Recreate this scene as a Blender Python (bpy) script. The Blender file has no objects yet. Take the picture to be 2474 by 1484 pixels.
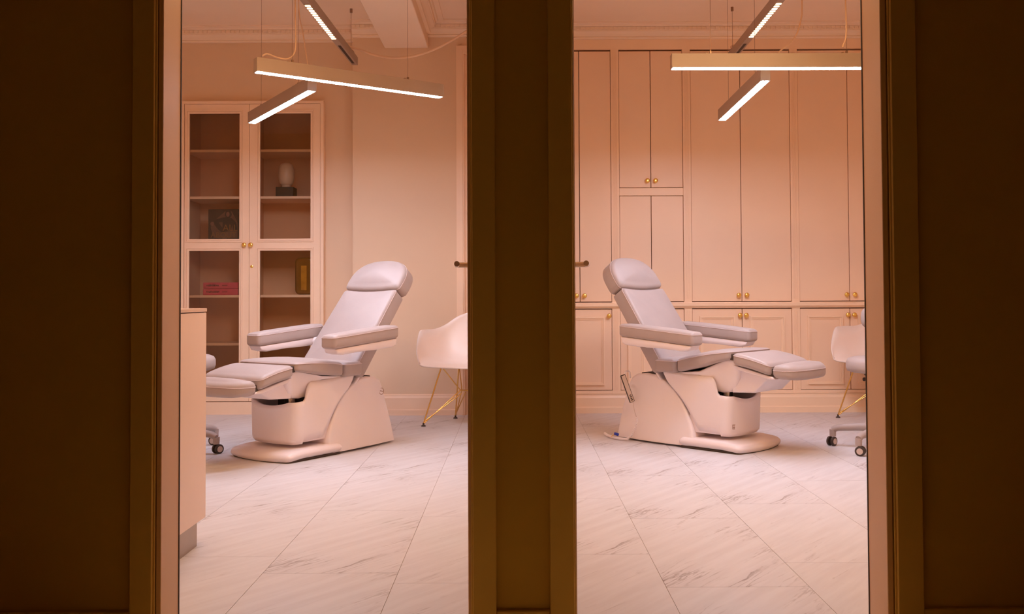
import bpy, bmesh, math, random
from mathutils import Vector, Matrix

random.seed(7)
SC = bpy.context.scene
COL = SC.collection
R = math.radians

# ------------------------------------------------------------------ camera
cam_d = bpy.data.cameras.new('camera')
cam = bpy.data.objects.new('camera', cam_d)
COL.objects.link(cam)
F_PX = 2230.0
cam_d.sensor_fit = 'HORIZONTAL'
cam_d.sensor_width = 36.0
cam_d.lens = 36.0 * F_PX / 2474.0
PITCH, ROLL = R(1.45), R(-0.25)
cam.location = (0, 0, 0.93)
cam.matrix_world = Matrix.Translation((0, 0, 0.93)) @ Matrix.Rotation(R(90) + PITCH, 4, 'X') @ Matrix.Rotation(ROLL, 4, 'Z')
cam_d.shift_y = -(F_PX * math.tan(PITCH) + 25.0) / 2474.0
cam_d.shift_x = -8.0 / 2474.0
cam_d.clip_start = 0.02
SC.camera = cam

# ------------------------------------------------------------------ world, view
w = bpy.data.worlds.new('world')
SC.world = w
w.use_nodes = True
w.node_tree.nodes['Background'].inputs[0].default_value = (0.02, 0.01, 0.005, 1)
w.node_tree.nodes['Background'].inputs[1].default_value = 0.0
SC.view_settings.view_transform = 'Standard'
SC.view_settings.look = 'None'
SC.view_settings.gamma = 1.0
SC.view_settings.use_curve_mapping = False
SC.view_settings.exposure = 0.0
SC.cycles.use_denoising = True
SC.cycles.max_bounces = 10
SC.cycles.diffuse_bounces = 8
SC.cycles.glossy_bounces = 4
SC.cycles.transparent_max_bounces = 12
SC.cycles.sample_clamp_indirect = 6.0

STRIP_POWER = 124.0
STRIP_COLOR = (0.88, 0.94, 1.20)
LOUVRE_POWER = 6.0
WARM_POWER = 148.0
WARM_COLOR = (1.0, 0.63, 0.32)
LOUVRE_COLOR = (1.0, 0.66, 0.40)


# ------------------------------------------------------------------ materials
def mat(name, col, rough=0.5, metal=0.0, var=0.05, scale=6.0, bump=0.0, bscale=60.0, spec=0.5, sheen=0.0):
    m = bpy.data.materials.new(name)
    m.use_nodes = True
    nt = m.node_tree
    b = nt.nodes['Principled BSDF']
    tc = nt.nodes.new('ShaderNodeTexCoord')
    nz = nt.nodes.new('ShaderNodeTexNoise')
    nz.inputs['Scale'].default_value = scale
    nz.inputs['Detail'].default_value = 3
    rp = nt.nodes.new('ShaderNodeValToRGB')
    rp.color_ramp.elements[0].position = 0.3
    rp.color_ramp.elements[1].position = 0.7
    rp.color_ramp.elements[0].color = tuple(c * (1 - var) for c in col) + (1,)
    rp.color_ramp.elements[1].color = tuple(min(1, c * (1 + var)) for c in col) + (1,)
    nt.links.new(tc.outputs['Object'], nz.inputs['Vector'])
    nt.links.new(nz.outputs['Fac'], rp.inputs['Fac'])
    nt.links.new(rp.outputs['Color'], b.inputs['Base Color'])
    b.inputs['Roughness'].default_value = rough
    b.inputs['Metallic'].default_value = metal
    b.inputs['Specular IOR Level'].default_value = spec
    if sheen:
        b.inputs['Sheen Weight'].default_value = sheen
    if bump:
        n2 = nt.nodes.new('ShaderNodeTexNoise')
        n2.inputs['Scale'].default_value = bscale
        n2.inputs['Detail'].default_value = 2
        bp = nt.nodes.new('ShaderNodeBump')
        bp.inputs['Strength'].default_value = bump
        bp.inputs['Distance'].default_value = 0.002
        nt.links.new(tc.outputs['Object'], n2.inputs['Vector'])
        nt.links.new(n2.outputs['Fac'], bp.inputs['Height'])
        nt.links.new(bp.outputs['Normal'], b.inputs['Normal'])
    return m


def emit(name, col, strength):
    m = bpy.data.materials.new(name)
    m.use_nodes = True
    nt = m.node_tree
    b = nt.nodes['Principled BSDF']
    b.inputs['Base Color'].default_value = (0.9, 0.9, 0.9, 1)
    b.inputs['Emission Color'].default_value = tuple(col) + (1,)
    b.inputs['Emission Strength'].default_value = strength
    return m


def glassmat(name, tint, ior=1.5):
    m = bpy.data.materials.new(name)
    m.use_nodes = True
    nt = m.node_tree
    nt.nodes.remove(nt.nodes['Principled BSDF'])
    out = nt.nodes['Material Output']
    tr = nt.nodes.new('ShaderNodeBsdfTransparent')
    tr.inputs[0].default_value = tuple(tint) + (1,)
    gl = nt.nodes.new('ShaderNodeBsdfGlossy')
    gl.inputs['Roughness'].default_value = 0.02
    fr = nt.nodes.new('ShaderNodeFresnel')
    fr.inputs['IOR'].default_value = ior
    nz = nt.nodes.new('ShaderNodeTexNoise')
    nz.inputs['Scale'].default_value = 2.0
    bp = nt.nodes.new('ShaderNodeBump')
    bp.inputs['Strength'].default_value = 0.02
    bp.inputs['Distance'].default_value = 0.01
    mx = nt.nodes.new('ShaderNodeMixShader')
    nt.links.new(nz.outputs['Fac'], bp.inputs['Height'])
    nt.links.new(bp.outputs['Normal'], gl.inputs['Normal'])
    nt.links.new(fr.outputs[0], mx.inputs[0])
    nt.links.new(tr.outputs[0], mx.inputs[1])
    nt.links.new(gl.outputs[0], mx.inputs[2])
    nt.links.new(mx.outputs[0], out.inputs['Surface'])
    return m


def marble(name):
    """pale vinyl marble: thin dark diagonal veins, the same print on every tile with a shift"""
    m = bpy.data.materials.new(name)
    m.use_nodes = True
    nt = m.node_tree
    N, L = nt.nodes.new, nt.links.new
    b = nt.nodes['Principled BSDF']
    tc = N('ShaderNodeTexCoord')
    oi = N('ShaderNodeObjectInfo')
    # two print variants
    mul = N('ShaderNodeMath'); mul.operation = 'MULTIPLY'; mul.inputs[1].default_value = 3.0
    fl = N('ShaderNodeMath'); fl.operation = 'FLOOR'
    L(oi.outputs['Random'], mul.inputs[0]); L(mul.outputs[0], fl.inputs[0])
    cmb = N('ShaderNodeCombineXYZ'); L(fl.outputs[0], cmb.inputs[2])
    add = N('ShaderNodeVectorMath'); add.operation = 'ADD'
    rot = N('ShaderNodeMapping'); rot.vector_type = 'POINT'
    rot.inputs['Rotation'].default_value = (0, 0, R(-51))
    L(tc.outputs['Object'], rot.inputs['Vector'])
    L(rot.outputs[0], add.inputs[0]); L(cmb.outputs[0], add.inputs[1])
    # vein lines : noise stretched along x (rotated)
    sc1 = N('ShaderNodeMapping'); sc1.inputs['Scale'].default_value = (2.6, 26.0, 3.0)
    L(add.outputs[0], sc1.inputs['Vector'])
    n1 = N('ShaderNodeTexNoise'); n1.inputs['Scale'].default_value = 1.0; n1.inputs['Detail'].default_value = 5
    n1.inputs['Roughness'].default_value = 0.54; n1.inputs['Distortion'].default_value = 0.2
    L(sc1.outputs[0], n1.inputs['Vector'])
    # ridge = 1-abs(n-.5)
    sub = N('ShaderNodeMath'); sub.operation = 'SUBTRACT'; sub.inputs[1].default_value = 0.5
    ab = N('ShaderNodeMath'); ab.operation = 'ABSOLUTE'
    L(n1.outputs['Fac'], sub.inputs[0]); L(sub.outputs[0], ab.inputs[0])
    r1 = N('ShaderNodeValToRGB')
    r1.color_ramp.elements[0].position = 0.0; r1.color_ramp.elements[0].color = (1, 1, 1, 1)
    r1.color_ramp.elements[1].position = 0.030; r1.color_ramp.elements[1].color = (0, 0, 0, 1)
    L(ab.outputs[0], r1.inputs['Fac'])
    # where veins show
    sc2 = N('ShaderNodeMapping'); sc2.inputs['Scale'].default_value = (2.2, 6.5, 3.0)
    sc2.inputs['Location'].default_value = (3.3, 1.7, 0.4)
    L(add.outputs[0], sc2.inputs['Vector'])
    n2 = N('ShaderNodeTexNoise'); n2.inputs['Scale'].default_value = 1.0; n2.inputs['Detail'].default_value = 4
    n2.inputs['Roughness'].default_value = 0.65
    L(sc2.outputs[0], n2.inputs['Vector'])
    r2 = N('ShaderNodeValToRGB')
    r2.color_ramp.elements[0].position = 0.50; r2.color_ramp.elements[0].color = (0, 0, 0, 1)
    r2.color_ramp.elements[1].position = 0.68; r2.color_ramp.elements[1].color = (1, 1, 1, 1)
    L(n2.outputs['Fac'], r2.inputs['Fac'])
    vm = N('ShaderNodeMath'); vm.operation = 'MULTIPLY'
    L(r1.outputs['Color'], vm.inputs[0]); L(r2.outputs['Color'], vm.inputs[1])
    # soft cloud streaks
    sc3 = N('ShaderNodeMapping'); sc3.inputs['Scale'].default_value = (1.8, 20.0, 2.0)
    L(add.outputs[0], sc3.inputs['Vector'])
    n3 = N('ShaderNodeTexNoise'); n3.inputs['Scale'].default_value = 1.3; n3.inputs['Detail'].default_value = 6
    n3.inputs['Roughness'].default_value = 0.6
    L(sc3.outputs[0], n3.inputs['Vector'])
    r3 = N('ShaderNodeValToRGB')
    r3.color_ramp.elements[0].position = 0.35; r3.color_ramp.elements[0].color = FLOOR_LO + (1,)
    r3.color_ramp.elements[1].position = 0.62; r3.color_ramp.elements[1].color = FLOOR_HI + (1,)
    L(n3.outputs['Fac'], r3.inputs['Fac'])
    mx = N('ShaderNodeMix'); mx.data_type = 'RGBA'
    vs = N('ShaderNodeMath'); vs.operation = 'MULTIPLY'; vs.inputs[1].default_value = 0.8
    L(vm.outputs[0], vs.inputs[0])
    L(vs.outputs[0], mx.inputs[0]); L(r3.outputs['Color'], mx.inputs[6])
    mx.inputs[7].default_value = (0.17, 0.095, 0.06, 1)
    L(mx.outputs[2], b.inputs['Base Color'])
    b.inputs['Roughness'].default_value = 0.42
    b.inputs['Specular IOR Level'].default_value = 0.35
    return m


FLOOR_LO = (0.60, 0.565, 0.565)
FLOOR_HI = (0.66, 0.635, 0.64)
M = {}
M['tile'] = marble('marble_vinyl')
M['grout'] = mat('grout', (0.50, 0.39, 0.31), 0.8)
M['wall'] = mat('peach_wall_paint', (0.78, 0.58, 0.40), 0.75, var=0.02, scale=2.0, bump=0.08)
M['ceil'] = mat('ceiling_paint', (0.92, 0.76, 0.60), 0.8, var=0.02, scale=2.0)
M['trim'] = mat('cream_trim_paint', (0.92, 0.69, 0.50), 0.5, var=0.02)
M['cab'] = mat('pink_cabinet_lacquer', (0.91, 0.665, 0.465), 0.45, var=0.015, scale=3.0)
M['cabframe'] = mat('cream_cabinet_frame', (0.94, 0.70, 0.485), 0.45, var=0.015, scale=3.0)
M['gap'] = mat('shadow_gap', (0.20, 0.10, 0.06), 0.9)
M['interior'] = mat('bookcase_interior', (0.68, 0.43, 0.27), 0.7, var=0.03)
M['corr'] = mat('corridor_wall_paint', (0.66, 0.47, 0.12), 0.7, var=0.03, scale=2.0)
M['corrdark'] = mat('corridor_far_wall_paint', (0.36, 0.26, 0.08), 0.7, var=0.03, scale=2.0)
M['corrtrim'] = mat('corridor_casing_paint', (0.80, 0.60, 0.22), 0.5, var=0.02, scale=2.0)
M['corrfloor'] = mat('corridor_floor', (0.78, 0.56, 0.20), 0.5)
M['jamb'] = mat('jamb_paint', (0.88, 0.64, 0.48), 0.45, var=0.02)
M['shell'] = mat('white_plastic_shell', (0.87, 0.775, 0.775), 0.35, var=0.015, scale=3.0)
M['pad'] = mat('pale_leatherette', (0.425, 0.338, 0.305), 0.5, var=0.03, scale=8.0, bump=0.15, bscale=180.0, sheen=0.1)
M['seam'] = mat('seam_piping', (0.60, 0.47, 0.43), 0.6)
M['dark'] = mat('dark_rubber', (0.05, 0.03, 0.02), 0.6)
M['chrome'] = mat('brushed_steel', (0.62, 0.55, 0.48), 0.25, metal=1.0, var=0.05)
M['bronze'] = mat('satin_nickel_handle', (0.50, 0.38, 0.28), 0.28, metal=1.0, var=0.03)
M['gold'] = mat('polished_brass', (0.95, 0.66, 0.18), 0.32, metal=1.0, var=0.05)
M['wire'] = mat('gold_wire', (0.86, 0.56, 0.18), 0.25, metal=1.0, var=0.05)
M['chairshell'] = mat('white_polypropylene', (0.92, 0.79, 0.70), 0.4, var=0.01)
M['lamp'] = mat('aluminium_lamp_body', (0.38, 0.28, 0.215), 0.4, metal=0.0, var=0.02)
M['strip'] = emit('led_diffuser', STRIP_COLOR, STRIP_POWER)
M['warmstrip'] = emit('added_warm_diffuser', WARM_COLOR, WARM_POWER)
M['cell'] = emit('louvre_cell', LOUVRE_COLOR, LOUVRE_POWER)
M['cable'] = mat('cream_cable', (0.80, 0.55, 0.36), 0.5)
M['steelwire'] = mat('steel_wire', (0.35, 0.22, 0.14), 0.4, metal=0.6)
M['glass'] = glassmat('cabinet_glass', (0.95, 0.91, 0.87))
M['kick'] = mat('steel_plinth', (0.40, 0.32, 0.26), 0.3, metal=0.7, var=0.04)
M['counter'] = mat('white_cabinet_lacquer', (0.87, 0.71, 0.62), 0.4, var=0.01)
M['countertop'] = mat('pale_worktop', (0.74, 0.56, 0.45), 0.25, var=0.02)
M['opal'] = mat('opal_glass_shade', (0.72, 0.55, 0.40), 0.3)
M['black'] = mat('black_base', (0.015, 0.012, 0.008), 0.4)
M['amber'] = mat('amber_glass', (0.17, 0.065, 0.008), 0.12, var=0.3, scale=4.0, spec=0.8)
M['pinkbook'] = mat('pink_book_cloth', (0.62, 0.07, 0.12), 0.6, var=0.08, scale=30)
M['pinktext'] = mat('dark_red_print', (0.14, 0.02, 0.02), 0.7)
M['pages'] = mat('paper_pages', (0.75, 0.62, 0.48), 0.8, var=0.08, scale=60)
M['cover'] = mat('dark_book_cover', (0.022, 0.013, 0.006), 0.4, var=0.3, scale=8)
M['print_l'] = mat('grey_print', (0.11, 0.062, 0.04), 0.5, var=0.25, scale=12)
M['print_d'] = mat('black_print', (0.012, 0.008, 0.004), 0.5)
M['print_f'] = mat('skin_grey_print', (0.17, 0.085, 0.06), 0.5)
M['goldprint'] = mat('gold_lettering', (0.20, 0.10, 0.02), 0.4)
M['logo'] = mat('brown_badge', (0.32, 0.18, 0.12), 0.5)
M['blue'] = mat('blue_plug', (0.02, 0.05, 0.45), 0.4)
M['remote'] = mat('remote_face', (0.60, 0.46, 0.38), 0.4)


# ------------------------------------------------------------------ mesh helpers
def box(bm, x0, x1, y0, y1, z0, z1):
    v = [bm.verts.new(p) for p in ((x0, y0, z0), (x1, y0, z0), (x1, y1, z0), (x0, y1, z0),
                                   (x0, y0, z1), (x1, y0, z1), (x1, y1, z1), (x0, y1, z1))]
    for f in ((0, 3, 2, 1), (4, 5, 6, 7), (0, 1, 5, 4), (1, 2, 6, 5), (2, 3, 7, 6), (3, 0, 4, 7)):
        bm.faces.new([v[i] for i in f])
    return v


def B(*a, bev=0.0, seg=2):
    bm = bmesh.new()
    box(bm, *a)
    if bev:
        bmesh.ops.bevel(bm, geom=bm.edges[:], offset=bev, segments=seg, affect='EDGES', profile=0.5)
    return bm


def tube(bm, pts, r, n=8, cap=True, radii=None):
    pts = [Vector(p) for p in pts]
    rings = []
    up = None
    for i, p in enumerate(pts):
        if i == 0:
            t = pts[1] - pts[0]
        elif i == len(pts) - 1:
            t = pts[-1] - pts[-2]
        else:
            t = (pts[i + 1] - p).normalized() + (p - pts[i - 1]).normalized()
        t.normalize()
        if up is None:
            up = Vector((0, 0, 1)) if abs(t.z) < 0.9 else Vector((1, 0, 0))
        a = t.cross(up).normalized()
        b = a.cross(t).normalized()
        up = b
        rr = radii[i] if radii else r
        rings.append([bm.verts.new(p + (a * math.cos(2 * math.pi * k / n) + b * math.sin(2 * math.pi * k / n)) * rr) for k in range(n)])
    for q in range(len(rings) - 1):
        for k in range(n):
            bm.faces.new((rings[q][k], rings[q][(k + 1) % n], rings[q + 1][(k + 1) % n], rings[q + 1][k]))
    if cap:
        bm.faces.new(rings[0][::-1])
        bm.faces.new(rings[-1])


def T(pts, r, n=8, radii=None):
    bm = bmesh.new()
    tube(bm, pts, r, n, True, radii)
    return bm


def lathe(bm, prof, n=20, c=(0, 0, 0), axis='z'):
    rings = []
    for r, z in prof:
        ring = []
        for k in range(n):
            a = 2 * math.pi * k / n
            p = (r * math.cos(a), r * math.sin(a), z)
            if axis == 'y':
                p = (p[0], p[2], p[1])
            elif axis == 'x':
                p = (p[2], p[0], p[1])
            ring.append(bm.verts.new((p[0] + c[0], p[1] + c[1], p[2] + c[2])))
        rings.append(ring)
    for q in range(len(rings) - 1):
        for k in range(n):
            bm.faces.new((rings[q][k], rings[q][(k + 1) % n], rings[q + 1][(k + 1) % n], rings[q + 1][k]))
    bm.faces.new(rings[0][::-1])
    bm.faces.new(rings[-1])


def LATHE(prof, n=20, c=(0, 0, 0), axis='z'):
    bm = bmesh.new()
    lathe(bm, prof, n, c, axis)
    return bm


def prism(pts, axis, a0, a1, bev=0.0, seg=3):
    """closed 2D outline extruded along axis ('x': pts are (y,z); 'y': (x,z); 'z': (x,y))"""
    bm = bmesh.new()

    def P(p, a):
        return {'x': (a, p[0], p[1]), 'y': (p[0], a, p[1]), 'z': (p[0], p[1], a)}[axis]
    v0 = [bm.verts.new(P(p, a0)) for p in pts]
    v1 = [bm.verts.new(P(p, a1)) for p in pts]
    f0 = bm.faces.new(v0)
    f1 = bm.faces.new(v1[::-1])
    n = len(pts)
    for i in range(n):
        bm.faces.new((v0[i], v1[i], v1[(i + 1) % n], v0[(i + 1) % n]))
    if bev:
        es = list(set(list(f0.edges) + list(f1.edges)))
        bmesh.ops.bevel(bm, geom=es, offset=bev, segments=seg, affect='EDGES', profile=0.5)
    return bm


def puff(outline, n0, n1, r, fn, dome=0.0, dome_lo=0.0, k=5, inner=4, r0=None):
    """cushion: 2D outline, thickness n0..n1, rounded rim r, optional domed faces; fn(a,b,n)->xyz"""
    bm = bmesh.new()
    xs = [p[0] for p in outline]
    ys = [p[1] for p in outline]
    cx, cy = (min(xs) + max(xs)) / 2, (min(ys) + max(ys)) / 2
    hx, hy = (max(xs) - min(xs)) / 2, (max(ys) - min(ys)) / 2
    rings = []
    rl = r if r0 is None else r0

    def ring(ix, iy, nn):
        rings.append([bm.verts.new(fn(cx + (p[0] - cx) * ix, cy + (p[1] - cy) * iy, nn)) for p in outline])
    lo = []
    for i in range(inner, 0, -1):
        q = i / inner
        s = 1 - q
        sx = (1 - rl / hx) * (0.04 + 0.96 * s)
        sy = (1 - rl / hy) * (0.04 + 0.96 * s)
        ring(sx, sy, n0 - dome_lo * (1 - s * s))
    for i in range(k + 1):
        a = math.pi / 2 * i / k
        ins = rl * (1 - math.sin(a))
        ring(1 - ins / hx, 1 - ins / hy, n0 + rl * (1 - math.cos(a)))
    for i in range(k + 1):
        a = math.pi / 2 * (1 - i / k)
        ins = r * (1 - math.sin(a))
        ring(1 - ins / hx, 1 - ins / hy, n1 - r * (1 - math.cos(a)))
    for i in range(1, inner + 1):
        s = 1 - i / inner
        sx = (1 - r / hx) * (0.04 + 0.96 * s)
        sy = (1 - r / hy) * (0.04 + 0.96 * s)
        ring(sx, sy, n1 + dome * (1 - s * s))
    m = len(outline)
    for q in range(len(rings) - 1):
        for j in range(m):
            bm.faces.new((rings[q][j], rings[q][(j + 1) % m], rings[q + 1][(j + 1) % m], rings[q + 1][j]))
    bm.faces.new(rings[0][::-1])
    bm.faces.new(rings[-1])
    bmesh.ops.recalc_face_normals(bm, faces=bm.faces[:])
    return bm


def rrect(x0, x1, y0, y1, r, n=5, sub=5):
    """rounded rectangle outline; r: single or 4 radii (x1y1, x0y1, x0y0, x1y0)"""
    if not isinstance(r, (list, tuple)):
        r = (r,) * 4
    pts = []
    cs = ((x1, y1, -1, -1, 0), (x0, y1, 1, -1, 90), (x0, y0, 1, 1, 180), (x1, y0, -1, 1, 270))
    for (x, y, sx, sy, a0), rr in zip(cs, r):
        for i in range(n + 1):
            a = R(a0 + 90 * i / n)
            pts.append((x + sx * rr + rr * math.cos(a), y + sy * rr + rr * math.sin(a)))
    out = []
    m = len(pts)
    for i in range(m):
        p, q = pts[i], pts[(i + 1) % m]
        out.append(p)
        if (i + 1) % (n + 1) == 0:
            for k in range(1, sub):
                out.append((p[0] + (q[0] - p[0]) * k / sub, p[1] + (q[1] - p[1]) * k / sub))
    return out


def obj(name, bm, m, parent=None, smooth=False, label=None):
    bmesh.ops.recalc_face_normals(bm, faces=bm.faces[:])
    me = bpy.data.meshes.new(name)
    bm.to_mesh(me)
    bm.free()
    me.materials.append(M[m] if isinstance(m, str) else m)
    if smooth:
        for p in me.polygons:
            p.use_smooth = True
        me.set_sharp_from_angle(angle=R(smooth if smooth is not True else 40))
    o = bpy.data.objects.new(name, me)
    COL.objects.link(o)
    if parent:
        o.parent = parent
    if label:
        o['label'] = label
    return o


def dupe(o, parent, loc=None):
    c = o.copy()
    COL.objects.link(c)
    c.parent = parent
    if loc is not None:
        c.location = loc
    return c


def copy_tree(o, parent=None):
    c = o.copy()
    COL.objects.link(c)
    c.parent = parent
    for ch in list(o.children):
        copy_tree(ch, c)
    return c


def tag(o, label, cat, group=None):
    o['label'] = label
    o['category'] = cat
    if group:
        o['group'] = group
    return o


def thing(name, label, cat, loc=(0, 0, 0), rz=0.0, group=None):
    o = bpy.data.objects.new(name, None)
    o.empty_display_size = 0.1
    COL.objects.link(o)
    o.location = loc
    o.rotation_euler = (0, 0, rz)
    return tag(o, label, cat, group)


def struct(name, bm, m, label, smooth=False):
    o = obj(name, bm, m, None, smooth)
    o['kind'] = 'structure'
    o['label'] = label
    return o


def many(*boxes):
    bm = bmesh.new()
    for b in boxes:
        box(bm, *b)
    return bm


# ================================================================== SETTING
CEIL = 3.11
YB_R = 7.40      # cabinet front plane in the right room
YB_L = 7.45      # back wall in the left room
YP = 7.31        # pier front in the left room
YF0, YF1 = 2.455, 2.585   # corridor wall
XL0, XL1 = -3.35, -0.070  # left room
XR0, XR1 = 0.085, 3.35    # right room
OL0, OL1 = -0.936, -0.127  # left opening
OR0, OR1 = 0.159, 0.976    # right opening
DOORH = 2.12

# floors: recessed grout bed with separate tiles
TW, TL, GAP = 0.457, 0.9144, 0.0016


def tiled_floor(name, x0, x1, y0, y1, xline, offs, label):
    fl = struct(name, B(x0, x1, y0, y1, -0.06, -0.002), 'grout', label)
    k0 = math.floor((x0 - xline) / TW)
    k1 = math.ceil((x1 - xline) / TW)
    cache = {}
    for k in range(k0, k1):
        ax0, ax1 = max(x0, xline + k * TW), min(x1, xline + (k + 1) * TW)
        if ax1 - ax0 < 0.01:
            continue
        off = offs.get(k, random.random() * TL)
        j = math.floor((y0 - off) / TL)
        while off + j * TL < y1:
            ay0, ay1 = max(y0, off + j * TL), min(y1, off + (j + 1) * TL)
            j += 1
            if ay1 - ay0 < 0.01:
                continue
            wx, wy = round(ax1 - ax0, 4), round(ay1 - ay0, 4)
            # the object origin is the tile's own corner so the print sits alike on every tile
            key = (wx, wy)
            if key not in cache:
                bm = B(GAP / 2, wx - GAP / 2, GAP / 2, wy - GAP / 2, -0.004, 0.0)
                t = obj('floor_tile', bm, 'tile', fl)
                cache[key] = t
            else:
                t = dupe(cache[key], fl)
            t.location = (ax0, ay0, 0)
    return fl


tiled_floor('floor', XL0, XL1, 2.50, YB_L, -0.40,
            {-1: 3.138, 0: 3.024, -2: 3.34}, 'pale marble tile floor of the left room')
tiled_floor('floor', XR0, XR1, 2.50, 7.5, 0.4775,
            {0: 2.971, -1: 3.352, 1: 3.235}, 'pale marble tile floor of the right room')
struct('floor', B(-3.6, 3.6, -2.7, 2.50, -0.06, -0.001), 'corrfloor', 'dark corridor floor in front of the doorways')

# ceilings
struct('ceiling', B(XL0, XL1, YF1, YB_L + 0.4, CEIL, CEIL + 0.1), 'ceil', 'peach ceiling of the left room')
struct('ceiling', B(XR0, XR1, YF1, 7.9, CEIL, CEIL + 0.1), 'ceil', 'peach ceiling of the right room')
struct('ceiling', B(-3.6, 3.6, -2.7, YF0, 2.7, 2.8), 'corr', 'dark corridor ceiling')

# corridor walls
struct('wall_front', many((-3.6, OL0 - 0.013, YF0, YF1, 0, CEIL), (OL1 + 0.010, OR0 - 0.006, YF0, YF1, 0, CEIL),
                          (OR1 + 0.015, 3.6, YF0, YF1, 0, CEIL), (OL0 - 0.013, OL1 + 0.010, YF0, YF1, DOORH, CEIL),
                          (OR0 - 0.006, OR1 + 0.015, YF0, YF1, DOORH, CEIL)), 'corr',
       'dark brown corridor wall with the two doorways')
struct('wall_corridor_back', B(-3.6, 3.6, -2.7, -2.6, 0, 2.8), 'corrdark', 'corridor wall opposite the doorways')
struct('wall_corridor_left', B(-3.7, -3.6, -2.7, YF1, 0, 2.8), 'corrdark', 'left end of the corridor')
struct('wall_corridor_right', B(3.6, 3.7, -2.7, YF1, 0, 2.8), 'corrdark', 'right end of the corridor')

# door casings
def casing(name, xa, xb, za, zb, label):
    return struct(name, B(xa, xb, YF0 - 0.022, YF0, za, zb, bev=0.002, seg=1), 'corrtrim', label)


casing('trim_1', -1.014, -0.955, 0, DOORH, 'dark casing on the left side of the left doorway')
casing('trim_2', -0.115, -0.053, 0, DOORH, 'dark casing on the right side of the left doorway')
casing('trim_3', 0.088, 0.152, 0, DOORH, 'dark casing on the left side of the right doorway')
casing('trim_4', 0.998, 1.066, 0, DOORH, 'dark casing on the right side of the right doorway')
casing('trim_5', -1.014, -0.053, DOORH + 0.002, DOORH + 0.065, 'casing head above the left doorway')
casing('trim_6', 0.088, 1.066, DOORH + 0.002, DOORH + 0.065, 'casing head above the right doorway')
# beads on the inner edges of the casings
for i, (x, lab) in enumerate(((-0.9525, 'thin bead beside the left jamb of the left doorway'), (-0.1165, 'thin bead beside the right jamb of the left doorway'),
                              (0.1535, 'thin bead beside the left jamb of the right doorway'), (0.9955, 'thin bead beside the right jamb of the right doorway'))):
    struct('trim_%d' % (7 + i), LATHE([(0.0028, 0.0), (0.0028, DOORH)], 10, (x, YF0 - 0.012, 0)), 'corrtrim', lab, 60)


def jamb(name, x0, x1, lab):
    struct(name, B(x0, x1, YF0 - 0.008, YF1 - 0.005, 0, DOORH, bev=0.0015, seg=1), 'jamb', lab)


jamb('trim_11', OL0 - 0.013, OL0, 'lit left jamb of the left doorway')
jamb('trim_12', OL1, OL1 + 0.010, 'right jamb of the left doorway')
jamb('trim_13', OR0 - 0.006, OR0, 'left jamb of the right doorway')
jamb('trim_14', OR1, OR1 + 0.015, 'lit right jamb of the right doorway')
struct('trim_15', B(OL0 - 0.013, OL1 + 0.010, YF0 - 0.008, YF1, DOORH - 0.012, DOORH), 'jamb', 'head lining of the left doorway')
struct('trim_16', B(OR0 - 0.006, OR1 + 0.015, YF0 - 0.008, YF1, DOORH - 0.012, DOORH), 'jamb', 'head lining of the right doorway')

struct('trim_26', B(OL0 - 0.002, OL0 + 0.0016, YF1 - 0.012, YF1 - 0.006, 0, DOORH - 0.012), 'dark', 'thin dark strip standing in for the shaded gap at the left jamb of the left doorway')  # dark strip draws the shade of the gap behind the jamb
struct('trim_27', B(OR1 - 0.0016, OR1 + 0.002, YF1 - 0.012, YF1 - 0.006, 0, DOORH - 0.012), 'dark', 'thin dark strip standing in for the shaded gap at the right jamb of the right doorway')  # same painted gap shade on the opposite jamb
for n, xa, xb in (('left', -3.6, -1.014), ('centre', -0.053, 0.088), ('right', 1.066, 3.6)):
    struct('baseboard_%s' % n, B(xa, xb, YF0 - 0.016, YF0, 0, 0.106, bev=0.003, seg=2), 'corrtrim',
           'dark corridor baseboard, %s piece' % n)

# room walls
NX0, NX1, NZ = -2.67, -1.545, 2.50     # bookcase niche
struct('wall_back_left', many((XL0, NX0, YB_L, YB_L + 0.36, 0, CEIL), (NX1, -1.288, YB_L, YB_L + 0.36, 0, CEIL),
                              (NX0, NX1, YB_L, YB_L + 0.36, NZ, CEIL), (-1.288, XL1, YP, YB_L + 0.36, 0, CEIL)), 'wall',
       'peach back wall of the left room with a shallow pier')
struct('wall_left', B(XL0 - 0.1, XL0, YF1, YB_L + 0.4, 0, CEIL), 'wall', 'left wall of the left room')
struct('wall_middle', B(XL1, XR0, YF1, 7.9, 0, CEIL), 'wall', 'party wall between the two rooms')
struct('wall_right', B(XR1, XR1 + 0.1, YF1, 7.9, 0, CEIL), 'wall', 'right wall of the right room')
struct('wall_back_right', B(XR0, XR1, YB_R + 0.42, YB_R + 0.5, 0, CEIL), 'wall', 'back wall behind the built-in cabinets')

# ceiling beam of the left room
struct('trim_17', B(-1.033, -0.685, YF1, YP, 2.915, CEIL, bev=0.004, seg=1), 'ceil', 'boxed beam under the ceiling of the left room')
CORN = [(0, 3.0), (0.026, 3.0), (0.030, 3.012), (0.024, 3.018), (0.040, 3.035), (0.062, 3.052), (0.062, 3.060),
        (0.070, 3.060), (0.070, 3.086), (0.084, 3.086), (0.092, 3.098), (0.130, 3.102), (0.130, CEIL), (0, CEIL)]
dent0 = None


def cornice(name, x0, x1, yw, label, dent=True):
    """plaster cornice along x at wall plane yw with dentils"""
    global dent0
    o = struct(name, prism([(yw - p, z) for p, z in CORN], 'x', x0, x1), 'ceil', label)
    if dent:
        n = int((x1 - x0) / 0.037)
        for i in range(n):
            loc = (x0 + 0.018 + i * 0.037, yw - 0.070, 3.0635)
            if dent0 is None:
                dent0 = obj('dentil', B(-0.0115, 0.0115, -0.011, 0.004, 0, 0.020), 'ceil', o)
                dent0.location = loc
            else:
                dupe(dent0, o, loc)
    return o


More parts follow.
